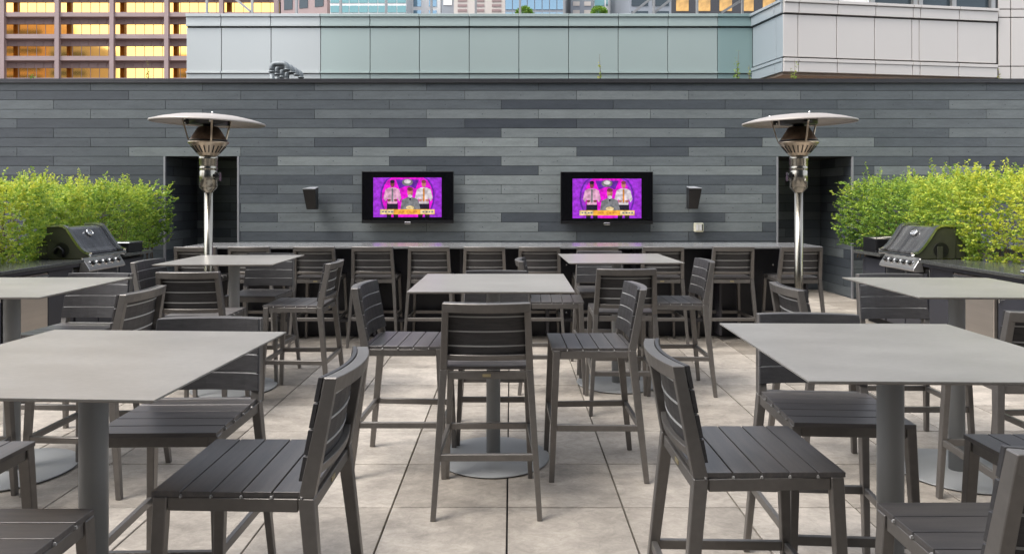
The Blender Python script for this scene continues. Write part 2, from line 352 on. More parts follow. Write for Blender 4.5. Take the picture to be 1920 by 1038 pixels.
# ------------------------------------------------------------------ long bar counter against the wall side
bar = empty('bar_counter', (0, 8.05, 0), 0, 'long freestanding bar counter with grey top and black base below the televisions', 'bar counter')
m = MB(); m.box(-3.58, 3.41, -.30, .34, 1.043, 1.07); m.build('counter_top', M['bartop'], bar, .003)
m = MB(); m.box(-3.45, 3.30, .10, .28, .08, 1.042); m.box(-3.45, 3.30, .14, .26, .002, .079); m.build('base_cabinet', M['barbody'], bar)
for k in range(8):
    x = -3.47+k*.970
    m = MB(); m.box(x-.015, x+.015, -.12, .09, .06, 1.041); m.build('divider', M['barfin'], bar, .002)
m = MB(); m.box(-3.45, 3.30, -.05, -.01, .20, .235); m.build('foot_rail', M['barfin'], bar, .002)
for px, py in ((1062, 496), (1062, 586), (1450, 496), (1450, 585), (690, 496)):
    q = at(px, py, 8.13); m = MB(); m.lathe([(.001, .02), (.012, .016), (.014, .0)], (0,0,0), 12, tilt=Matrix.Rotation(pi/2, 3, 'X'))
    o = m.build('knob', M['trim'], bar); o.location = (q.x, .10, q.z)

# ------------------------------------------------------------------ bar stool
def make_stool():
    root = empty('bar_stool')
    BT = 1.078
    def py(z): return -.232+(-.294+.232)*(z-.735)/(BT-.735) if z > .735 else -.299+(-.232+.299)*z/.735   # rear line of post / leg
    def px(z): return .236+(.219-.236)*(z-.735)/(BT-.735) if z > .735 else .278+(.236-.278)*z/.735         # outer line
    def fx(z): return .251+(.228-.251)*z/.735
    def fy(z): return .264+(.238-.264)*z/.735
    for sx in (-1, 1):
        m = MB(); a, b = .026, .030; c, d = .036, .046
        m.frust((sx*(px(0)-a/2), py(0)+b/2, 0), (a, b), (sx*(px(.735)-c/2), py(.735)+d/2, .735), (c, d)); m.build('leg', M['frame'], root, .0025)
        m = MB(); c, d = .034, .040
        m.frust((sx*(fx(0)-a/2), fy(0)-b/2, 0), (a, b), (sx*(fx(.735)-c/2), fy(.735)-d/2, .735), (c, d)); m.build('leg', M['frame'], root, .0025)
    # back frame: posts, curved top and lower rails
    m = MB()
    for sx in (-1, 1):
        c, d = .036, .046; e, f = .032, .036
        m.frust((sx*(px(.7352)-c/2), py(.7352)+d/2, .7352), (c, d), (sx*(px(BT)-e/2), py(BT)+f/2, BT), (e, f))
    def curved(m, z0, z1, xa, off, th, bow, mi=0, n=8, inset=0):
        def yc(x, z): return py(z)+off-bow*(1-(x/xa(z))**2)
        b = len(m.v)
        for i in range(n+1):
            t = -1+2*i/n
            for z, dy in ((z0, 0), (z0, th), (z1, th), (z1, 0)):
                x = t*xa(z); m.v.append((x, yc(x, z)+dy, z))
        for i in range(n):
            for k in range(4): m.face([b+4*i+k, b+4*i+(k+1) % 4, b+4*i+4+(k+1) % 4, b+4*i+4+k], mi, .5, False)
        m.face([b, b+1, b+2, b+3], mi); m.face([b+4*n+k for k in (3, 2, 1, 0)], mi)
    curved(m, BT-.046, BT+.0005, lambda z: px(z)-.004, .001, .040, .036)
    curved(m, .784, .813, lambda z: px(z)-.03, .010, .022, .024)
    m.build('back_frame', M['frame'], root, .002)
    m = MB()
    for k in range(4):
        z0 = .783+k*.0755; curved(m, z0, z0+.0705, lambda z: px(z)-.003, .0415, .014, .034)
    m.build('backrest', M['backslat'], root, .0015)
    m = MB()
    for k in range(3):
        z0 = .783+k*.0755+.0705; curved(m, z0-.0010, z0+.0060, lambda z: px(z)-.012, .0385, .013, .034)
        m.build('slat_edge_highlight', M['spacer_highlight'], root); m = MB()  # pale strips standing in for light caught on the slats' top edges
    # seat
    m = MB(); ys = .244; wd = .0835; gp = .005
    for k in range(6):
        y1 = ys-k*(wd+gp); y0 = max(y1-wd, -.220)
        m.box(-.224, .224, y0, y1, .7335, .750)
    m.build('seat', M['slat'], root, .0009)
    m = MB(); z0, z1 = .694, .7325
    m.box(-.193, .193, .214, .232, z0, z1); m.box(-.199, .199, -.226, -.206, z0-.008, z1-.008)
    for sx in (-1, 1):
        P = []
        for z in (z0, z1):
            P += [(sx*.222, .197, z), (sx*.204, .197, z), (sx*.214, -.184, z), (sx*.232, -.184, z)]
        m.hexa(P, 0)
        for k in range(5):
            y = ys-(k+1)*(wd+gp)+gp/2; xo = .2235+.010*(.197-y)/.38
            m.box(sx*xo-.004, sx*xo+.004, y-.004, y+.004, .7325, .7415, 1)
    m.build('seat_frame', [M['frame'], M['spacer_highlight']], root, .0015)
    # footrest ring
    m = MB(); z0, z1 = .286, .320; zc = .303
    a, b = px(zc), -py(zc); c, d = fx(zc), fy(zc)
    m.box(-a+.028, a-.028, -b+.006, -b+.028, z0, z1); m.box(-c+.028, c-.028, d-.028, d-.006, z0, z1)
    for sx in (-1, 1):
        P = []
        for z in (z0, z1): P += [(sx*(c-.004), d-.034, z), (sx*(c-.024), d-.034, z), (sx*(a-.026), -b+.036, z), (sx*(a-.006), -b+.036, z)]
        m.hexa(P, 0)
    m.build('footrest', M['frame'], root, .002)
    m = MB(); m.box(-.021, .021, -.2285, -.2262, .698, .712); m.build('name_plate', M['brass'], root)
    return root
GT = 'bar stools around the high tables'; GB = 'bar stools lined up at the long bar counter'
stools = [
 (-.126, 3.797, .6, 'bar stool seen squarely from behind at the near side of the centre table'),
 (-.621, 4.282, -92.3, 'bar stool at the left side of the centre table, facing right'),
 (.473, 4.232, 90.9, 'bar stool at the right side of the centre table, facing left'),
 (-.105, 4.795, 180, 'bar stool behind the centre table, only the top of its backrest showing'),
 (1.359, 5.947, 89.8, 'bar stool facing left at the right side of the far table right of centre'),
 (.849, 5.481, 0, 'bar stool seen from behind at the near side of the table below the right television'),
 (.854, 6.648, 178.2, 'bar stool facing the viewer beyond the far table below the right television'),
 (-2.285, 5.262, 1.2, 'bar stool seen from behind in front of the table by the left heater'),
 (-1.721, 5.816, 89.6, 'bar stool facing left at the right side of the table by the left heater'),
 (-2.265, 6.382, 178.3, 'bar stool facing the viewer behind the column of the table by the left heater'),
 (.359, 6.008, -91.8, 'bar stool facing right, its slatted seat showing past the centre table right corner'),
 (-2.770, 5.908, -91.9, 'bar stool at the left side of the left heater table, back beside the left grill'),
 (-.798, 2.272, 89.6, 'large foreground bar stool facing left, beside the front left table'),
 (.792, 2.416, -89.4, 'large foreground bar stool left of the front right table, facing right'),
 (1.312, 2.909, 176.3, 'bar stool facing the viewer behind the front right table'),
 (-1.299, 2.802, 181.2, 'bar stool facing the viewer behind the front left table'),
 (1.248, 1.734, .4, 'bar stool cut by the bottom right corner of the picture'),
 (-1.366, 1.695, 0, 'bar stool cut by the bottom left corner of the picture'),
 (-1.909, 2.252, -90, 'bar stool at the left frame edge, only one seat corner and leg in view'),
 (1.875, 2.327, 90, 'bar stool at the right frame edge, seat corner showing under the front right table'),
 (-2.363, 4.028, 89.3, 'bar stool with curved back rising behind the left half of the front left table'),
 (-2.855, 4.627, 176.5, 'bar stool behind the middle left table, facing the viewer below the left grill'),
 (-2.915, 3.566, 0, 'bar stool whose leg alone shows far left under the front left table'),
 (1.905, 4.202, -89.8, 'bar stool whose curved top rail hides the foot of the right heater post'),
 (2.590, 4.578, 180, 'bar stool behind the middle right table, facing the viewer below the right grill'),
 (2.513, 3.518, -2.5, 'bar stool whose back post stands at the right frame edge before the counter'),
 (3.170, 4.050, 90, 'bar stool with only front legs and footrest in view at the right frame edge'),
]
barst = [
 (-3.362, 7.796, 0, 'leftmost bar stool at the long bar, behind the left heater post'),
 (-2.793, 7.810, -.3, 'bar stool at the long bar just right of the left heater post'),
 (-2.102, 7.819, -.4, 'bar stool at the long bar below the left wall speaker'),
 (-1.485, 7.838, -.1, 'bar stool at the long bar below the left edge of the left television'),
 (-.877, 7.818, -.2, 'bar stool at the long bar below the right edge of the left television'),
 (-.286, 7.822, -.1, 'bar stool at the long bar, first one right of the left television'),
 (.301, 7.822, .1, 'bar stool at the long bar between the two televisions, nearer the right television'),
 (.923, 7.839, .3, 'bar stool at the long bar below the right television, mostly hidden by the far table'),
 (1.621, 7.821, .4, 'bar stool at the long bar just right of the right television'),
 (2.370, 7.821, .5, 'bar stool at the long bar below the wall outlet'),
 (3.087, 7.788, -.2, 'rightmost bar stool at the long bar, behind the right heater post'),
]
proto = make_stool()
for i, (x, y, r, lab) in enumerate(stools+barst):
    o = proto if i == 0 else copy_tree(proto)
    o.location = (x, y, 0); o.rotation_euler = (0, 0, radians(r))
    tag(o, lab, 'bar stool', GT if i < len(stools) else GB)

# ------------------------------------------------------------------ high tables
def make_table():
    root = empty('high_table'); s = .464; zt = 1.082
    m = MB(); m.box(-s, s, -s, s, zt-.005, zt)
    b = len(m.v); q = s-.012
    m.v += [(-s,-s,zt-.0052),(s,-s,zt-.0052),(s,s,zt-.0052),(-s,s,zt-.0052),(-q,-q,zt-.012),(q,-q,zt-.012),(q,q,zt-.012),(-q,q,zt-.012)]
    for k in range(4): m.face([b+k, b+4+k, b+4+(k+1) % 4, b+(k+1) % 4], 1)
    m.face([b+7, b+6, b+5, b+4], 1)
    m.build('tabletop', [M['top'], M['tedge']], root, recalc=False)
    m = MB(); m.lathe([(.043, .014), (.043, zt-.04), (.043, zt-.034)], n=40)
    m.box(-.25, .25, -.022, .022, zt-.034, zt-.013); m.box(-.022, .022, -.25, .25, zt-.0335, zt-.0132); m.build('column', M['column'], root, recalc=True)
    m = MB(); m.lathe([(.335, 0), (.335, .005)], n=64, mi=1); m.lathe([(.34, .0052), (.345, .008), (.345, .011), (.341, .0138)], n=64, mi=0); m.build('base', [M['column'], M['rubber']], root)
    return root
tabs = [(-1.357, 2.299, -2.8, 'high square table in the front left, largest tabletop, cut by the left frame edge'),
 (1.317, 2.456, -1.3, 'high square table in the front right with pale tabletop, cut by the right frame edge'),
 (-.110, 4.367, -.3, 'high square table in the centre of the terrace behind the middle stool'),
 (-2.335, 5.963, 1.2, 'high square table in front of the left heater post near the bar'),
 (.912, 6.110, 1.6, 'high square table right of centre near the bar, below the right television'),
 (-2.931, 4.153, .7, 'high square table at the left frame edge in front of the left grill counter'),
 (2.612, 4.145, -1.9, 'high square table at the right side in front of the right grill counter')]
tp = make_table()
for i, (x, y, r, lab) in enumerate(tabs):
    o = tp if i == 0 else copy_tree(tp)
    o.location = (x, y, 0); o.rotation_euler = (0, 0, radians(r)); tag(o, lab, 'table', 'high square pedestal tables')

# ------------------------------------------------------------------ patio heaters
def make_heater(kx, tilt, rot):
    root = empty('patio_heater'); k = 6.6/F
    def zz(py): return CH+(HZ-py)*k
    m = MB(); m.lathe([(.14, .0), (.14, .012), (.05, .014), (.045, .06), (.038, .061)], n=32, cap=False)
    m.lathe([(.038, .02), (.038, zz(361))], n=28); m.lathe([(.038, zz(361)), (.05, zz(358)), (.078, zz(352)), (.079, zz(351))], n=36, cap=False)
    m.build('post', M['steel'], root)
    m = MB()
    pr = [(.079, zz(351)), (.079, zz(322)), (.076, zz(321)), (.076, zz(318)), (.079, zz(317)), (.079, zz(314)), (.076, zz(313)), (.076, zz(311)), (.079, zz(310)), (.079, zz(300)), (.083, zz(299)), (.083, zz(294)), (.07, zz(293))]
    m.lathe(pr, n=40); m.build('burner_housing', M['steel'], root)
    m = MB(); m.box(kx*.093-.018, kx*.093+.018, -.03, .02, zz(339), zz(323), 0); m.lathe([(.021, 0), (.021, .024), (.014, .028)], (kx*.098, -.03, zz(329)), 16, 1, tilt=Matrix.Rotation(pi/2, 3, 'X')); m.lathe([(.010, 0), (.010, .018)], (kx*.088, -.03, zz(337)), 12, 0, tilt=Matrix.Rotation(pi/2, 3, 'X'))
    m.build('control_knob', [M['steel'], M['black']], root)
    m = MB()
    bowl = [(.075, zz(293)), (.10, zz(287)), (.135, zz(279)), (.165, zz(271)), (.178, zz(268.5)), (.178, zz(266)), (.165, zz(266))]
    m.lathe(bowl, n=44, cap=False)
    for i in range(22):
        a = 2*pi*i/22
        for (r0, y0_, r1, y1_) in ((.100, 286.5, .150, 274.5),):
            p0 = Vector((cos(a)*r0, sin(a)*r0, zz(y0_))); p1 = Vector((cos(a)*r1, sin(a)*r1, zz(y1_)))
            n_ = Vector((cos(a), sin(a), -.7)).normalized(); m.beam(p0+n_*.003, p1+n_*.003, .010, .006, 1, up=n_)
    m.build('burner_bowl', [M['warmsteel'], M['black']], root)
    m = MB(); m.lathe([(.15, zz(265.8)), (.168, zz(265)), (.168, zz(263)), (.155, zz(260)), (.092, zz(239)), (.075, zz(237.5))], n=40, mis=[1, 1, 0, 0, 0]); m.build('burner_cap', [M['burner'], M['black']], root)
    m = MB(); m.lathe([(.05, zz(237.4)), (.05, zz(234)), (.165, zz(233)), (.165, zz(221))], n=32, cap=True); m.build('reflector_plate', M['black'], root)
    for i in range(3):
        a = rot+2*pi*i/3
        m = MB(); d = Vector((cos(a), sin(a), 0)); t_ = Vector((-sin(a), cos(a), 0))
        p0 = d*.172+Vector((0, 0, zz(269))); p1 = d*.195+Vector((0, 0, zz(258))); p2 = d*.250+Vector((0, 0, zz(219)))
        m.beam(p0, p1, .016, .008, 0, up=d); m.beam(p1, p2, .016, .008, 0, up=d)
        c = d*.205+Vector((0, 0, zz(227))); m.beam(c-d*.022, c+d*.02, .03, .055, 2)
        for dz in (-.018, .018): m.lathe([(.001, .022), (.009, .018), (.011, 0)], tuple(c+t_*0+Vector((0, -.02, dz))), 10, 1, tilt=Matrix.Rotation(pi/2, 3, 'X'))
        m.build('strut', [M['warmsteel'], M['trim'], M['black']], root)
    m = MB(); R = .502; zr = zz(229.5)
    out_ = [(R, zr-.012), (R+.004, zr-.004), (R, zr+.004), (R*.80, zr+.034), (R*.55, zr+.060), (R*.30, zr+.073), (.03, zr+.076)]
    inn = [(.03, zr+.070), (R*.30, zr+.067), (R*.55, zr+.054), (R*.80, zr+.028), (R-.008, zr-.003), (R-.008, zr-.010), (R, zr-.012)]
    c0 = -zr
    T = Matrix.Rotation(radians(tilt), 3, 'Y') @ Matrix.Rotation(radians(1.0), 3, 'X')
    m.lathe([(r, z-zr) for r, z in out_+inn], (0, 0, zr), 72, cap=False, tilt=T)
    m.build('reflector_dish', M['dish'], root, recalc=True)
    for i in range(3):
        a = rot+2*pi*i/3; p = T @ Vector((cos(a)*.26, sin(a)*.26, .060)); m = MB(); m.lathe([(.008, 0), (.008, .018)], (p.x, p.y, zr+p.z), 8); m.build('bolt', M['trim'], root)
    return root
h1 = make_heater(1, 1.5, radians(-100+40)); h1.location = (X_(391, 6.6), 6.6, 0)
tag(h1, 'stainless steel mushroom patio heater in front of the left doorway', 'patio heater', 'patio heaters on tall steel posts')
h2 = make_heater(-1, -1.0, radians(-92)); h2.location = (X_(1497.5, 6.6), 6.6, 0)
tag(h2, 'stainless steel mushroom patio heater in front of the right doorway', 'patio heater', 'patio heaters on tall steel posts')

# ------------------------------------------------------------------ televisions
scr = {k: emit('screen_'+k, c, s*.40) for k, (c, s) in dict(purple=((.40, .03, .75), .75), magenta=((.85, .0, .70), .8), violet=((.20, .02, .55), .6),
  white=((.85, .75, .80), .7), pink=((.85, .45, .65), .7), skin=((.75, .28, .22), .6), brownskin=((.30, .07, .08), .6), dark=((.02, .01, .04), .5), grey=((.28, .28, .30), .6),
  orange=((.95, .45, .05), .8), cream=((.9, .70, .35), .8), tie=((.75, .28, .05), .8)).items()}
SK = list(scr)
def make_tv(x0p, x1p, y0p, y1p, sx0, sx1, sy0, sy1, label, var):
    Y = 11.03; xc = X_((x0p+x1p)/2, Y); root = empty('television', (xc, Y, 0), 0, label, 'television', 'televisions on the plank wall')
    a, b = X_(x0p, Y)-xc, X_(x1p, Y)-xc; z0, z1 = Z_(y1p, Y), Z_(y0p, Y); s0, s1 = X_(sx0, Y)-xc, X_(sx1, Y)-xc; q0, q1 = Z_(sy1, Y), Z_(sy0, Y)
    m = MB(); m.box(a, b, 0, .055, z0, z1); m.build('case', M['black'], root, .004)
    m = MB(); m.box(a+.012, b-.012, -.003, -.0005, z0+.055, z1-.012); m.build('bezel', M['blackgloss'], root)
    m = MB(); m.box(-.05, .05, -.012, -.0005, z0-.012, z0+.022); m.build('control_pod', M['trim'], root, .004)
    m = MB(); m.box(-.25, .25, .056, .15, (z0+z1)/2-.2, (z0+z1)/2+.2); m.build('wall_bracket', M['black'], root)
    m = MB(); W_ = s1-s0; H_ = q1-q0; lay = [0]
    def P(u, v_): return (s0+u*W_, q0+(1-v_)*H_)
    def poly(pts, c):
        lay[0] += 1; y = -.0035-.0003*lay[0]; b_ = len(m.v)
        for u, v_ in pts:
            X, Z = P(min(1, max(0, u)), min(1, max(0, v_))); m.v.append((X, y, Z))
        m.face(list(range(b_, b_+len(pts))), SK.index(c))
    def ell(cx, cy, rx, ry, c, n=28): poly([(cx+rx*cos(2*pi*i/n), cy+ry*sin(2*pi*i/n)) for i in range(n)], c)
    poly([(0,0),(1,0),(1,1),(0,1)], 'purple')
    ell(.5, .48, .40, .70, 'violet'); ell(.5, .48, .375, .66, 'purple' if var else 'magenta'); ell(.5, .45, .33, .58, 'magenta')
    poly([(.33,.05),(.67,.05),(.62,.28),(.5,.20),(.38,.28)], 'violet'); ell(.5, .12, .08, .09, 'grey'); ell(.5, .10, .05, .05, 'white')
    for cx, shirt, head in ((.28, 'pink', 'brownskin'), (.74, 'white', 'skin')):
        poly([(cx-.08,.64),(cx+.08,.64),(cx+.085,1),(cx+.02,1),(cx,.8),(cx-.02,1),(cx-.085,1)], 'dark')
        poly([(cx-.10,.30),(cx-.04,.25),(cx+.04,.25),(cx+.10,.30),(cx+.13,.52),(cx+.10,.60),(cx+.07,.50),(cx+.07,.66),(cx-.07,.66),(cx-.07,.50),(cx-.10,.60),(cx-.13,.52)], shirt)
        ell(cx, .16, .032, .085, head, 16); ell(cx, .10, .034, .045, 'dark' if head == 'brownskin' else 'brownskin', 14)
        poly([(cx-.012,.27),(cx+.012,.27),(cx+.014,.58),(cx,.62),(cx-.014,.58)], 'tie' if head == 'skin' else 'grey')
        for sg in (-1, 1): ell(cx+sg*.05, .57, .03, .03, head, 10)
    poly([(.42,.56),(.50,.50),(.58,.50),(.66,.56),(.69,.80),(.40,.80)], 'grey'); poly([(.52,.50),(.56,.50),(.54,.60)], 'dark')
    ell(.54, .37, .042, .11, 'skin', 18); ell(.54, .29, .045, .05, 'brownskin', 14); ell(.54, .47, .032, .045, 'white', 12); ell(.54, .76, .06, .05, 'cream', 14)
    poly([(.10,.80),(.90,.80),(.90,.93),(.10,.93)], 'orange'); poly([(.10,.81),(.30,.81),(.30,.92),(.10,.92)], 'cream'); poly([(.69,.81),(.89,.81),(.89,.92),(.69,.92)], 'cream')
    for u in (.13, .17, .22, .26, .38, .43, .48, .53, .58, .62, .72, .77, .81, .85): poly([(u,.845),(u+.028,.845),(u+.028,.885),(u,.885)], 'tie' if .3 < u < .68 else 'grey')
    m.build('screen', [scr[k] for k in SK], root, recalc=False)
    return root
make_tv(678, 850.5, 321, 418.5, 700, 828, 333, 407, 'left wall television with black frame showing three presenters on a purple background', 0)
make_tv(1051, 1224.5, 322, 420, 1073.5, 1202.5, 335, 409, 'right wall television with black frame showing three presenters on a brighter purple background', 1)

# ------------------------------------------------------------------ wall speakers and outlet
def make_speaker(sx):
    root = empty('wall_speaker'); m = MB()
    # leaning box: top further out than the bottom, faces camera, turned inwards
    m.hexa([(-.055,-.15,-.17),(.085,-.13,-.17),(.085,.03,-.17),(-.055,.03,-.17),(-.085,-.26,.14),(.105,-.24,.14),(.085,.02,.17),(-.045,.02,.17)])
    m.build('cabinet', M['black'], root, .006)
    m = MB(); m.hexa([(-.083,-.256,.1435),(.103,-.236,.1435),(.083,.018,.1735),(-.043,.018,.1735),(-.088,-.262,.152),(.108,-.242,.152),(.086,.02,.181),(-.046,.02,.181)]); m.build('top_cover', M['speaker'], root, .002)
    m = MB(); m.hexa([(-.046,-.156,-.155),(.076,-.138,-.155),(.076,-.133,-.155),(-.046,-.150,-.155),(-.072,-.262,.128),(.094,-.243,.128),(.094,-.236,.128),(-.072,-.254,.128)])
    m.build('grille', M['black'], root)
    m = MB(); m.box(0, .03, .03, .11, -.03, .03); m.build('bracket', M['black'], root)
    for c in root.children:
        c.scale = (sx, 1, 1)
    return root
s1 = make_speaker(1); s1.location = (X_(586, 11.05), 11.06, Z_(372, 11.05)); tag(s1, 'small black wall speaker with grey top, left of the left television', 'speaker', 'wall speakers either side of the televisions')
s2 = make_speaker(-1); s2.location = (X_(1298, 11.05), 11.06, Z_(371, 11.05)); tag(s2, 'small black wall speaker with grey top, right of the right television', 'speaker', 'wall speakers either side of the televisions')
ox = empty('wall_outlet', (X_(1309.5, 11.15), 11.17, Z_(426, 11.15)), 0, 'cream weatherproof outlet cover on the plank wall below the right speaker', 'outlet')
m = MB(); m.box(-.072, .072, -.07, .01, -.072, .072); m.build('cover', M['cream'], ox, .012)
m = MB(); m.box(-.05, -.012, -.078, -.0705, -.045, .045); m.box(.0, .038, -.078, -.0705, -.045, .045); m.build('flap', M['whiteclad'], ox, .003)
m = MB(); m.box(.044, .056, -.076, -.0705, -.05, .05); m.build('hinge', M['black'], ox)

# ------------------------------------------------------------------ grill counters (mirrored about x = -.108)
AX = -.108
def mx(x, s): return AX+s*(x)          # s = -1 left side, +1 right side; x = distance from the axis
def make_counter(s, label):
    root = empty('grill_counter', (AX, 0, 0), 0, label, 'counter', 'outdoor kitchen counters')
    def B(m, a, b, y0, y1, z0, z1, mi=0):
        a, b = sorted((s*a, s*b)); m.box(a, b, y0, y1, z0, z1, mi)
    m = MB(); B(m, 4.60, 5.50, 3.6, 7.80, .885, .92); B(m, 5.26, 5.50, 7.80, 8.62, .885, .92); B(m, 4.60, 5.50, 8.62, 9.30, .885, .92); m.build('counter_top', M['counter'], root, .003)
    m = MB(); B(m, 4.72, 5.45, 3.65, 9.25, .09, .80); B(m, 4.78, 5.45, 3.65, 9.25, .002, .09); B(m, 4.74, 5.45, 3.65, 7.78, .80, .884); B(m, 4.74, 5.45, 8.64, 9.25, .80, .884); m.build('cabinet', M['core'], root)
    m = MB()
    B(m, 4.64, 4.70, 3.6, 7.78, .845, .884); m.build('top_rail', M['cabinet'], root, .002)
    ys = [3.7, 4.4, 5.1, 5.8, 6.35]
    for y0_, y1_ in zip([3.70, 4.25, 4.80, 5.35, 6.02, 7.34, 7.80, 8.24, 8.68], [4.23, 4.78, 5.33, 6.00, 6.66, 7.76, 8.22, 8.64, 9.22]):
        m = MB(); B(m, 4.695, 4.719, y0_, y1_, .10, .835 if y1_ < 7.79 or y0_ > 8.65 else .76); d = m.build('door', M['cabinet'], root, .003)
        m = MB(); yy = y1_-.06; B(m, 4.66, 4.672, yy-.007, yy+.007, .62, .82); B(m, 4.672, 4.694, yy-.005, yy+.005, .64, .65); B(m, 4.672, 4.694, yy-.005, yy+.005, .79, .80); m.build('handle', M['trim'], d, .002)
    m = MB(); B(m, 4.68, 4.719, 6.70, 7.31, .10, .83); f_ = m.build('fridge_door', M['fridge'], root, .006)
    m = MB(); B(m, 4.655, 4.679, 6.72, 7.29, .79, .815); m.build('handle', M['trim'], f_, .004)
    return root
make_counter(-1, 'dark outdoor kitchen counter under the left grill, with a steel fridge door')
make_counter(1, 'dark outdoor kitchen counter under the right grill, with a steel fridge door')

def make_grill(s, label, y0_, hump=True, side=True):
    root = empty('gas_grill', (AX, y0_, 0), 0, label, 'grill', 'built-in gas grills'); W_ = .73
    def prf(m, pts, a, b, mi=0): m.prism([(s*x, z) for x, z in pts], 'y', a, b, mi)
    # end castings (near and far) and lid skin between them
    end = [(5.04, .925), (5.05, 1.28), (4.92, 1.285), (4.87, 1.275), (4.83, 1.25), (4.76, 1.14), (4.68, 1.03), (4.63, .985), (4.575, .967), (4.575, .945), (4.66, .94), (4.66, .925)]
    for a, b in ((0, .035), (W_-.035, W_)):
        m = MB(); prf(m, end, a, b); m.build('side_casting', M['olive'], root, .003)
    for a, b in ((-.006, .04), (W_-.04, W_+.006)):   # pale rolled rim
        m = MB()
        tp_ = end[1:9]
        for (xa, za), (xb, zb) in zip(tp_[:-1], tp_[1:]):
            m.beam((s*(xa-.004), (a+b)/2, za+.010), (s*(xb-.004), (a+b)/2, zb+.010), .052, .026, 0, up=(0, 1, 0) if False else (0, 0, 1))
        m.build('rim', M['trim'], root)
    lid = [(5.04, 1.27), (4.92, 1.276), (4.87, 1.267), (4.835, 1.243), (4.765, 1.133), (4.69, 1.03), (4.645, .99), (4.64, .965), (5.04, .965)]
    m = MB(); prf(m, lid, .036, W_-.036); L = m.build('lid', M['enamel'] if s < 0 else M['lidsteel'], root, .002)
    m = MB(); m.beam((s*4.572, .0, .952), (s*4.572, W_, .952), .030, .026); m.build('lid_handle', M['trim'], L, .006)
    m = MB(); c = Vector((s*4.795, W_*.50, 1.195)); n_ = Vector((-s*.84, 0, .54)); u = Vector((s*.54, 0, .84)) if True else None; t_ = Vector((0, 1, 0))
    ring = []
    for i in range(17):
        a = 2*pi*i/16; ring.append(c+n_*.012+t_*.052*cos(a)*(1 if abs(cos(a)) < .9 else .95)+u*.036*sin(a))
    m.tube(ring, .009, 8); m.build('temperature_gauge_rim', M['trim'], L)
    m = MB(); m.beam(c+n_*.002-u*.026, c+n_*.002+u*.026, .075, .010, 0, up=n_); m.build('gauge_face', M['speaker'], L)
    # firebox and hump behind
    m = MB(); prf(m, [(5.05, .925), (5.05, 1.20), (5.10, 1.16), (5.16, 1.09), (5.17, 1.05), (5.17, .925)], .01, W_-.01); m.build('rear_housing', M['olive'], root, .003)
    m = MB(); prf(m, [(4.665, .80), (4.655, .938), (5.03, .938), (5.03, .80)], .02, W_-.02); m.build('firebox', M['steel'], root)
    m = MB(); prf(m, [(4.65, .93), (4.66, .93), (4.69, .775), (4.60, .775), (4.57, .79), (4.58, .82)], .0, W_); pn = m.build('control_panel', M['panelsteel'], root, .003)
    for k in range(5):
        y = .10+k*.13; m = MB(); c = Vector((s*4.612, y, .862)); d = Vector((-s*.86, 0, .50)).normalized(); tt = Matrix(((d.orthogonal().normalized()), (d.cross(d.orthogonal().normalized())), d)).transposed()
        m.lathe([(.038, 0), (.038, .010), (.027, .014), (.025, .040), (.018, .044)], tuple(c), 18, tilt=tt, mis=[0, 0, 1, 1])
        m.build('knob', [M['trim'], M['black']], pn)
    if side:
        m = MB(); m.tube([(s*4.86, -.006, .95), (s*4.86, -.02, 1.02), (s*4.90, -.022, 1.06), (s*4.94, -.02, 1.03), (s*4.95, -.014, .98)], .014, 8) if s < 0 else m.box(s*4.86-.028, s*4.86+.028, -.02, -.002, .925, 1.06)
        m.build('rotisserie_bracket', M['black'] if s < 0 else M['olive'], root, 0)
        m = MB(); m.lathe([(.085, 0), (.085, .004)], (s*4.88, -.001, 1.02), 24, tilt=Matrix.Rotation(pi/2, 3, 'X')); m.build('side_port', M['black'], root)
    return root
make_grill(-1, 'left built-in gas grill with dark lid and steel control knobs beside the hedge', 7.85)
make_grill(1, 'right built-in gas grill with streaky polished lid beside the hedge', 7.85)
make_grill(1, 'gas grill at the right frame edge, only its lid handle end in view', 5.46, side=False)
# black caddy / side burner on the far end of each counter
for s, lab in ((-1, 'black covered side burner on the counter behind the left grill'), (1, 'black open wire caddy on the counter beyond the right grill')):
    root = empty('side_burner' if s < 0 else 'caddy', (AX+s*4.85, 8.95, .92), 0, lab, 'side burner' if s < 0 else 'caddy')
    m = MB(); m.box(-.21, .21, -.16, .16, .0, .11 if s < 0 else .02); 
    if s > 0:
        m.box(-.21, -.195, -.16, .16, .02, .17); m.box(.195, .21, -.16, .16, .02, .17); m.box(-.195, .195, -.16, -.148, .02, .16); m.box(-.195, .195, .148, .16, .02, .17)
    m.build('tray', M['black'], root, .006)
    m = MB()
    if s < 0: m.box(-.22, .22, -.17, .17, .111, .128); m.build('lid', M['enamel'], root, .006)
    else: m.tube([(-.2,-.155,.175),(.2,-.155,.175),(.2,.155,.175),(-.2,.155,.175),(-.2,-.155,.175)], .007, 8); m.build('rim', M['steel'], root)

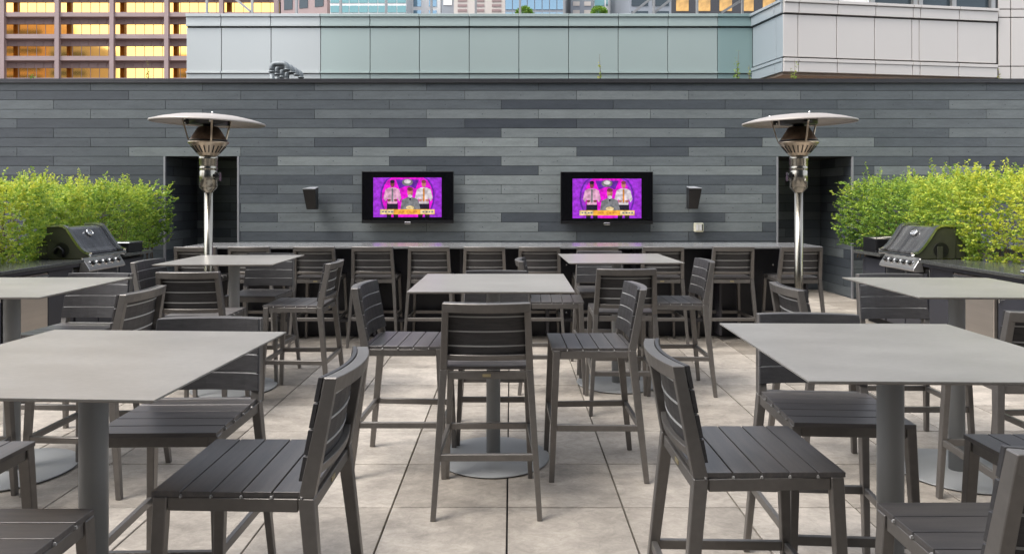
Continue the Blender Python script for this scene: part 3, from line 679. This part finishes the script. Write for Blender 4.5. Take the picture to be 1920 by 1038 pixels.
# ------------------------------------------------------------------ planters and hedges
def leaves(name, mat_, parent, pts, dirs, sizes, tone):
    n = len(pts); v = np.zeros((n*4, 3)); rng = np.random.default_rng(11)
    d = dirs/np.linalg.norm(dirs, axis=1)[:, None]
    r = rng.normal(size=(n, 3)); u = np.cross(d, r); u /= np.linalg.norm(u, axis=1)[:, None]
    L = sizes[:, None]; Wd = L*.40
    v[0::4] = pts; v[1::4] = pts+d*L*.5+u*Wd; v[2::4] = pts+d*L; v[3::4] = pts+d*L*.5-u*Wd
    nn = np.cross(d, u); v[1::4] += nn*L*.08; v[3::4] += nn*L*.08
    me = bpy.data.meshes.new(name); me.vertices.add(n*4); me.vertices.foreach_set('co', v.ravel())
    me.loops.add(n*4); me.loops.foreach_set('vertex_index', np.arange(n*4, dtype=np.int32))
    me.polygons.add(n); me.polygons.foreach_set('loop_start', np.arange(0, n*4, 4, dtype=np.int32)); me.polygons.foreach_set('loop_total', np.full(n, 4, dtype=np.int32))
    a = me.attributes.new('tone', 'FLOAT', 'FACE'); a.data.foreach_set('value', np.clip(tone, 0, 1))
    me.materials.append(mat_); me.update(calc_edges=True); me.validate()
    o = bpy.data.objects.new(name, me); col.objects.link(o); o.parent = parent
    return o
def make_hedge(s, label, ztop, ragged, seed):
    rng = np.random.default_rng(seed)
    root = empty('hedge', (AX, 8, .7), 0, label, 'hedge', 'clipped hedges behind the grills')
    y0_, y1_ = 5.0, 10.78; xin, xout = 5.28, 6.9
    P = []; D = []; S = []; Tn = []; st = MB()
    ns = 6400
    for i in range(ns):
        y = rng.uniform(y0_, y1_); q = rng.uniform()
        endb = min(1, (y1_-y)/.5)
        top = ztop+.05*sin(y*3.1+seed)+.04*sin(y*7.3)+rng.normal(0, .02)
        xi = xin-.10*sin(y*2.3+seed)-.06*sin(y*5.9)
        if q < .52:    # face shoots
            h_ = rng.uniform(.86, top-.06) if True else 0
            bulge = .16*sin(pi*min(1, (h_-.8)/(top-.8)))
            x = xi-bulge+rng.exponential(.15); base = np.array([x+.06, y, h_]); dr = np.array([-rng.uniform(.3, 1), rng.normal(0, .7), rng.uniform(-.2, .9)])
        elif q < .86:  # top shoots
            x = rng.uniform(xi-.1, xout); base = np.array([x, y, top-rng.exponential(.10)]); dr = np.array([rng.normal(0, .35), rng.normal(0, .35), 1])
        else:          # end towards the wall and bodies
            x = rng.uniform(xi-.15, xout); base = np.array([x, y1_-rng.exponential(.15), rng.uniform(.9, top)]); dr = np.array([rng.normal(0, .5)-.4, rng.uniform(0, .8), rng.uniform(.1, 1)])
        dr = dr/np.linalg.norm(dr)
        ln = rng.uniform(.07, .15)
        if q >= .52 and q < .86 and rng.uniform() < ragged: ln = rng.uniform(.18, .34)
        k = int(ln/.0115)+3
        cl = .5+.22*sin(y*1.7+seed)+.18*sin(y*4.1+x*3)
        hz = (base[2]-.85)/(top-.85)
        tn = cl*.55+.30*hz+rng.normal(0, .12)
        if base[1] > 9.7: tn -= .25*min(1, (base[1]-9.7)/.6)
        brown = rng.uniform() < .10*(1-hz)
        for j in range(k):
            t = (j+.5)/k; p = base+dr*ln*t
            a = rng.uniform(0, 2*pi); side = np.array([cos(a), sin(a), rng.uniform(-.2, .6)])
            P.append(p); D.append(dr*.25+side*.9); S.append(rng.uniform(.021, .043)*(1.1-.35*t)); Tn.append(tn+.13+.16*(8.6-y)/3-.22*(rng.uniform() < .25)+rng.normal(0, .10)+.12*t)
    P = np.array(P); P[:, 0] *= s; D = np.array(D); D[:, 0] *= s; P[:, 1] -= 8; P[:, 2] -= .7
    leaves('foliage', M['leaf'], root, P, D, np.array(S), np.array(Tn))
    for i in range(130):
        y = rng.uniform(y0_, y1_); x = rng.uniform(xin-.02, xin+.5); zt = rng.uniform(1.1, ztop-.05)
        st.tube([(s*x, y-8, .70-.7), (s*(x+rng.normal(0, .05)), y-8+rng.normal(0, .05), (.7+zt)/2-.7), (s*(x-.05+rng.normal(0, .10)), y-8+rng.normal(0, .12), zt-.7)], [.007, .005, .002], 4)
    st.build('stems', M['stem'], root, recalc=False)['kind'] = 'stuff'
    return root
for s, lab in ((-1, 'dark planter trough holding the left hedge'), (1, 'dark planter trough holding the right hedge')):
    root = empty('planter', (AX, 8, 0), 0, lab, 'planter', 'planter troughs behind the counters')
    m = MB(); a, b = sorted((s*5.53, s*5.56)); m.box(a, b, -4.4, 2.85, .002, .90)
    a, b = sorted((s*6.9, s*6.93)); m.box(a, b, -4.4, 2.85, .002, .90); a, b = sorted((s*5.561, s*6.899)); m.box(a, b, 2.82, 2.85, .002, .90); m.box(a, b, -4.4, -4.37, .002, .90); m.build('trough', M['planter'], root)
    m = MB(); m.box(a, b, -4.369, 2.819, .5, .80); m.build('soil', M['soil'], root)
make_hedge(-1, 'dense yellow-green hedge with a level top behind the left grill', 1.70, .05, 3)
make_hedge(1, 'taller yellow-green hedge with loose upright shoots behind the right grill', 1.76, .12, 8)

# ------------------------------------------------------------------ weeds and vent pipes on top of the wall
def weed(px, top, label, seed, tn=.4, n=26, Y=11.75):
    rng = np.random.default_rng(seed); z0 = ZT-.05; x = X_(px, Y); z1 = Z_(top, Y)
    root = empty('weed', (x, Y, z0), 0, label, 'weed', 'weeds growing along the wall top')
    st = MB(); P = []; D = []; S = []; Tn = []
    h_ = z1-z0
    for b_ in range(3):
        dx = rng.normal(0, .035); hh = h_*(1-.28*b_)
        pts = [(0, 0, 0), (dx*.5, 0, hh*.5), (dx+rng.normal(0, .02), 0, hh)]
        st.tube(pts, [.005, .004, .002], 5)
        for j in range(n):
            t = rng.uniform(.15, 1)**.8; p = np.array([dx*t+rng.normal(0, .012), rng.normal(0, .012), hh*t])
            a = rng.uniform(0, 2*pi); P.append(p); D.append([cos(a), sin(a), rng.uniform(0, .9)]); S.append(rng.uniform(.03, .075)*(1.25-t)); Tn.append(tn+rng.normal(0, .15))
    st.build('stem', M['stem'], root, recalc=False)
    leaves('leaves', M['weedleaf'], root, np.array(P), np.array(D), np.array(S), np.array(Tn))
weed(1382, 95, 'tallest green weed on the wall top left of the white block corner', 1)
weed(1405, 122, 'small pale weed just right of the tallest weed on the wall top', 2, .7, 12)
weed(1487, 112, 'weed on the wall top in front of the white block corner', 3, .55, 20)
weed(1127, 102, 'thin pale weed on the wall top above the right television', 4, .6, 12)
weed(280, 110, 'yellowish weed on the wall top in front of the gold windows', 5, .9, 16)
weed(60, 128, 'low green weed on the wall top at the far left', 6, .4, 12)
weed(1875, 130, 'small dry weed on the wall top at the far right', 9, .8, 8)
for i, (px, Y, lab) in enumerate(((510, 12.1, 'nearest and leftmost gooseneck vent pipe on the wall top'), (519, 12.36, 'second gooseneck vent pipe, behind the nearest one'), (528, 12.62, 'third gooseneck vent pipe from the left on the wall top'), (537, 12.88, 'farthest gooseneck vent pipe on the wall top'))):
    root = empty('vent_pipe', (-4.09, Y, 3.1), 0, lab, 'vent pipe', 'gooseneck vent pipes behind the wall'); zt = 3.93-3.1; r = .040
    m = MB(); m.lathe([(r, 0), (r, zt-.14)], n=20); m.build('riser', M['pipe'], root)
    pts = [(0, 0, zt-.17)]
    for k in range(7): a = pi-pi/2*k/6; pts.append((.07+.07*cos(a), 0, zt-.11+.07*sin(a)))
    for k in range(7): a = pi/2-pi/2*k/6; pts.append((.19+.07*cos(a), 0, zt-.11+.07*sin(a)))
    pts.append((.26, 0, zt-.135)); m = MB(); m.tube(pts, r+.008, 18); m.build('elbow', M['pipe'], root)
    m = MB(); m.lathe([(r+.014, 0), (r+.014, .03)], (0, 0, zt-.19), 20); m.build('collar', M['pipe'], root); m = MB(); m.lathe([(r+.014, 0), (r+.014, .025)], (.26, 0, zt-.15), 20); m.build('collar', M['pipe'], root)
    m = MB(); m.lathe([(r+.002, -.004), (r+.002, 0)], (.26, 0, zt-.151), 20); m.build('opening', M['black'], root)

# ------------------------------------------------------------------ metal-clad parapet building behind the wall
D1 = 18.0
par = empty('metal_parapet', (0, D1, 0), 0, 'long pale green-grey metal-panelled parapet behind the plank wall', 'parapet')
xs = [350, 415.7, 508.7, 601.5, 694.3, 786.7, 880, 973, 1066, 1159, 1252, 1345, 1411]
xL, xR = X_(350, D1), X_(1411, D1)
m = MB(); m.box(xL+.01, xR+.3, .02, 3, 0, Z_(29, D1)-.02); m.build('backing', M['darkjoint'], par)
for i in range(len(xs)-1):
    a, b = X_(xs[i], D1)+.008, X_(xs[i+1], D1)-.008
    mt = M['pale_reflection'] if i < 3 else (M['teal_reflection'] if i == len(xs)-2 else M['greenpanel'])  # end panels differ by reflection and shade put into their colour
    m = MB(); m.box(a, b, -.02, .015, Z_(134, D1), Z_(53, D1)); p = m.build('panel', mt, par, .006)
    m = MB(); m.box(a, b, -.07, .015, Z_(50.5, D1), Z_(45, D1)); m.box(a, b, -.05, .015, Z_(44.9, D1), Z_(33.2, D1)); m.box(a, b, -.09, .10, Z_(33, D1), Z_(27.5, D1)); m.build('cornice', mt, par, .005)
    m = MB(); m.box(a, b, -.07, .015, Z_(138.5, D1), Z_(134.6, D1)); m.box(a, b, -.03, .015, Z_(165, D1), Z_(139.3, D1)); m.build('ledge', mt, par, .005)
# projecting white block on the right: blue-grey return face, white front face
def wall_run(parent, p0, p1, spans, rows, mt, t=.06):
    """panels on the vertical plane p0->p1; spans in 0..1; rows = (z0,z1,proud)"""
    p0 = Vector((*p0, 0)); p1 = Vector((*p1, 0)); d = (p1-p0); L = d.length; d.normalize(); n_ = Vector((d.y, -d.x, 0))
    for nm, rr in rows:
        for a, b in spans:
            m = MB()
            for z0, z1, pr in rr:
                A = p0+d*(a*L+.008); B_ = p0+d*(b*L-.008)
                q = [A+n_*pr, B_+n_*pr, B_-n_*t, A-n_*t]
                m.hexa([(v.x, v.y, z0) for v in q]+[(v.x, v.y, z1) for v in q])
            m.build(nm, mt, parent, .005)
blk = empty('metal_block', (0, 0, 0), 0, 'white metal-panelled block projecting on the right above the wall', 'building')
A_ = (X_(1411, 17.95), 17.95); B_ = (X_(1468, 16.6), 16.6); C_ = (X_(1869, 17.46), 17.46)
ZA = 5.94
rows = [('panel', [(4.92, ZA-.03, 0)]), ('cornice', [(ZA, ZA+.24, .05), (ZA+.242, ZA+.31, .09)]), ('ledge', [(4.80, 4.88, .05), (4.56, 4.798, .03)])]
wall_run(blk, A_, B_, [(0, .78), (.78, 1)], rows, M['bluepanel'])
L2 = 1869-1468
sp = [(0, 27/L2), (27/L2, 97/L2), (97/L2, 167/L2), (167/L2, 237/L2), (237/L2, 251/L2), (251/L2, 325/L2), (325/L2, 1)]
wall_run(blk, B_, C_, sp, rows, M['whitepanel'])
m = MB(); P = [(A_[0]+.08, A_[1]+.05), (B_[0]+.03, B_[1]+.09), (C_[0], C_[1]+.08), (C_[0], 23), (A_[0]+.08, 23)]
m.prism(P, 'z', 4.57, ZA+.2); m.build('backing', M['darkjoint'], blk)
m = MB(); m.prism(P, 'z', 4.50, 4.565); m.build('soffit', M['soffit'], blk)
m = MB(); P2 = [(A_[0]+.5, A_[1]+.9), (B_[0]+.8, B_[1]+1.0), (C_[0], C_[1]+.9), (C_[0], 23), (A_[0]+.5, 23)]
m.prism(P2, 'z', 0, 4.49); m.build('base', M['tanclad'], blk)
# window band over the block
d_ = Vector((C_[0]-B_[0], C_[1]-B_[1], 0)); L_ = d_.length; d_.normalize(); n_ = Vector((d_.y, -d_.x, 0))
for k, (a, b, mt) in enumerate(((.02, .24, 'greyclad'), (.25, .40, 'whiteclad'), (.42, .60, 'darkglass'), (.645, .79, 'darkglass'), (.80, .975, 'darkglass'))):
    p = Vector((*B_, 0)); A2 = p+d_*a*L_-n_*.10; B2 = p+d_*b*L_-n_*.10
    m = MB(); m.hexa([(A2.x, A2.y, 6.26), (B2.x, B2.y, 6.26), (B2.x-n_.x*.05, B2.y-n_.y*.05, 6.26), (A2.x-n_.x*.05, A2.y-n_.y*.05, 6.26), (A2.x, A2.y, 8.4), (B2.x, B2.y, 8.4), (B2.x-n_.x*.05, B2.y-n_.y*.05, 8.4), (A2.x-n_.x*.05, A2.y-n_.y*.05, 8.4)])
    wn = m.build('window', M[mt], blk)
for a in (.0, .245, .41, .61, .635, .795, .985):
    m = MB(); q = Vector((*B_, 0))+d_*a*L_-n_*.05; m.beam((q.x, q.y, 6.25), (q.x, q.y, 8.4), .10, .10); m.build('mullion', M['rail'], blk)
# tower wall at the far right
tw = empty('panelled_wall', (0, 0, 0), 0, 'pale panelled tower wall at the right frame edge behind the wall', 'building')
D2 = 17.5; ys = [160, 125, 33.5, 18, -20]
m = MB(); m.box(X_(1870, D2)+.02, X_(2300, D2), D2+.02, D2+6, 0, 9); m.build('backing', M['darkjoint'], tw)
for (a, b) in ((1871, 1894), (1895, 1990), (1991, 2090), (2091, 2200)):
    for j in range(len(ys)-1):
        m = MB(); m.box(X_(a, D2)+.006, X_(b, D2)-.006, D2-.02, D2+.015, Z_(ys[j], D2)+.01, Z_(ys[j+1], D2)-.01); m.build('panel', M['whitepanel'], tw, .006)
# railing on the parapet
rl = empty('railing', (0, D1+.6, 0), 0, 'thin metal railing along the top of the green-grey parapet', 'railing')
for px in (388, 473, 556, 639, 724, 809, 892, 975, 1058, 1142, 1226, 1307, 1392):
    x = X_(px, D1+.6); m = MB(); m.box(x-.03, x+.03, -.03, .03, 5.9, 7.0); m.build('post', M['rail'], rl, .004)
m = MB(); m.box(X_(370, D1+.6), X_(1410, D1+.6), -.025, .025, 7.0, 7.05); m.build('top_rail', M['rail'], rl)
for (a, ya, b, yb) in ((436, -6, 470, 22), (1186, 25, 1225, -6), (1228, 23, 1262, -4), (1353, 24, 1392, 0)):
    p, q = at(a, ya, D1+.7), at(b, yb, D1+.7); m = MB(); m.beam((p.x, .1, p.z), (q.x, .1, q.z), .06, .06); m.build('brace', M['rail'], rl)

# ------------------------------------------------------------------ distant towers
D3 = 110.0; k3 = D3/F
br = empty('office_tower', (0, D3, 0), 0, 'brown office tower with rows of gold mirror windows at the upper left', 'building')
cols = [-200, -97, 5.5, 108, 210.5, 313, 415.5, 518]
FH = 41*k3; zw0 = Z_(23.2, D3); zw1 = Z_(5, D3)
m = MB()
for c in cols: m.box(X_(c-4, D3), X_(c+4, D3), -.25, .35, 0, 50)
m.build('columns', M['brownstone'], br)
m = MB(); xa, xb = X_(-204, D3), X_(522, D3)
sl = MB(); D4 = D3+1.5
for f_ in range(-3, 6):
    b0 = zw0-f_*FH
    m.box(xa+.02, xb-.02, 0, 1.35, b0-8.2*k3, b0)                       # deep spandrel beam under each window band
    zt = b0-8.2*k3; z2 = Z_(46+f_*41, D4)
    sl.hexa([(xa, 1.40, z2), (xb, 1.40, z2), (xb, 1.52, z2), (xa, 1.52, z2), (xa, 1.20, zt+.05), (xb, 1.20, zt+.05), (xb, 1.32, zt+.05), (xa, 1.32, zt+.05)])
    for x in np.arange(xa, xb, 102.5*k3/6.0): sl.beam((x, 1.38, z2+.03), (x+.35, 1.18, zt-.02), .07, .05)
m.build('spandrels', M['brownstone'], br); sl.build('louvres', M['dkbrown'], br)
m = MB(); m.box(xa, xb, 1.75, 24, 0, 50); m.build('core', M['core'], br)
bw = 102.4*k3; wm = MB(); hW = 19*k3+1.1; wm.box(0, bw, .0, .06, 0, hW)
for q in range(1, 6): wm.box(bw*q/6-.035, bw*q/6+.035, -.04, 0, 0, hW, 1)
wproto = None
for f_ in range(-3, 5):
    for c in cols[:-1]:
        if wproto is None: wproto = o = wm.build('window', [M['gold'], M['dkbrown']], br)
        else: o = copy_tree(wproto, br)
        o.location = (X_(c-.5, D3), 1.56, Z_(4.5+f_*41, D4)-hW+.05)
def tower(name, px0, px1, D, wall_m, glass_m, fh, bw_, label, frac=(.8, .6), z1=None, depth=14, zvis=None, split=True, yaw=0):
    root = empty(name, (X_((px0+px1)/2, D), D, 0), yaw, label, 'building'); W_ = (px1-px0)*D/F; z1 = z1 or Z_(-90, D); zv = zvis or Z_(60, D)
    m = MB(); m.box(-W_/2, W_/2, 0, depth, 0, z1); m.build('wall', M[wall_m], root)
    nb = max(1, round(W_/bw_)); b = W_/nb; f_ = 0; n = 0
    pr = None; z = zv
    while z+fh < z1 and n < 96:
        for i in range(nb):
            if n >= 96: break
            if pr is None:
                mm = MB(); mm.box(-b*frac[0]/2, b*frac[0]/2, -.06, -.01, 0, fh*frac[1]); pr = mm.build('window', M[glass_m], root); o = pr
            else:
                o = pr.copy(); col.objects.link(o); o.parent = root
            o.location = (-W_/2+b*(i+.5), 0, z); n += 1
        z += fh
    return root
tower('angled_tower', 519, 620, 96, 'brownstone', 'darkglass', 3.2, 2.4, 'dark brown tower with slanting bands just right of the gold-windowed tower', (.55, .55), yaw=radians(-18))
tower('glass_tower', 619, 762, 85, 'whiteclad', 'tealglass', 1.15, 1.1, 'teal glass tower with white floor bands above the parapet', (.92, .72))
tower('white_tower', 768, 826, 90, 'whiteclad', 'blueglass', 1.6, 1.9, 'white tower with blue windows above the left part of the parapet', (.5, .7))
tower('grey_tower', 828, 851, 80, 'greyclad', 'whiteclad', 3.0, 1.3, 'narrow grey tower between the white and beige towers', (.7, .6))
tower('beige_tower', 851, 947, 78, 'beigeclad', 'dkbrown', .55, 1.9, 'beige stone tower with small louvred openings above the left television', (.55, .5))
tower('window_tower', 947, 1058, 70, 'greyclad', 'blueglass', 2.2, .75, 'grey tower with tall blue windows above the parapet between the televisions', (.88, .86))
tower('striped_tower', 1070, 1112, 74, 'greyclad', 'beigeclad', .9, 1.1, 'narrow dark grey tower with pale stripes above the right television', (.6, .5))
tower('pale_glass_tower', 1113, 1178, 82, 'whiteclad', 'tealglass', 1.5, 1.2, 'pale teal glass tower above the right television', (.85, .7))
tower('dark_tower', 1180, 1258, 66, 'greyclad', 'darkglass', 2.4, 1.6, 'dark tower right of the pale teal glass tower', (.8, .8))
tower('gold_window_tower', 1259, 1462, 88, 'barfin', 'dimgold', 3.3, 2.9, 'dark tower with golden windows at the upper right', (.58, .44), zvis=Z_(21.5, 88))
for px, D, lab in ((983, 19.6, 'small round shrub behind the parapet railing left of the striped tower'), (1123, 19.6, 'small round shrub behind the parapet railing by the pale teal tower')):
    rng = np.random.default_rng(int(px)); c = at(px, 26, D); root = empty('shrub', tuple(c), 0, lab, 'shrub', 'shrubs behind the parapet railing')
    n = 1500; d = rng.normal(size=(n, 3)); d /= np.linalg.norm(d, axis=1)[:, None]; r = .22*rng.uniform(.5, 1, size=(n, 1))
    leaves('foliage', M['weedleaf'], root, d*r*np.array([1.1, 1, .9]), d+rng.normal(0, .4, size=(n, 3)), rng.uniform(.03, .06, n), rng.normal(.15, .15, n))
    m = MB(); m.tube([(0, 0, -.4), (0, 0, 0)], .02, 6); m.build('trunk', M['stem'], root)
# towers across the street, behind the viewer: they show as reflections in the gold glass
for X, Y, W_, H_, mt, lab in ((-201, -60, 28, 75, 'tanclad', 'tan tower behind the viewer, mirrored in the leftmost gold windows'), (-171, -50, 15, 62, 'beigeclad', 'beige tower behind the viewer, mirrored in the second bay of gold windows'), (-126, -55, 12, 58, 'tanclad', 'slim tan tower behind the viewer, mirrored in the right end of the gold windows'),
                          (-60, -70, 22, 34, 'beigeclad', 'low beige tower behind the viewer'), (45, -80, 30, 40, 'greyclad', 'grey tower behind the viewer'),):
    root = empty('street_tower', (X, Y, 0), 0, lab, 'building', 'towers across the street'); m = MB(); m.box(-W_/2, W_/2, -20, 0, 0, H_); m.build('wall', M[mt], root)
    for j in range(int(H_/3.6)-1):
        m = MB(); m.box(-W_/2+.8, W_/2-.8, .01, .08, 2+j*3.6, 3.9+j*3.6); m.build('window_band', M['darkglass'], root)

fac = empty('unseen_light_blocker', (0, -2.4, 0), 0, 'dark glazed building added unseen behind the viewer to block light from there', 'building')  # added out of view to darken furniture faces turned to the camera
m = MB(); m.box(-10, 10, -9, 0, 0, 13); m.build('wall', M['barfin'], fac)
for k in range(8):
    for z in (.2, 3.4, 6.6, 9.8):
        m = MB(); m.box(-9.8+k*2.45, -7.55+k*2.45, .01, .05, z, z+2.7); m.build('window', M['darkglass'], fac)
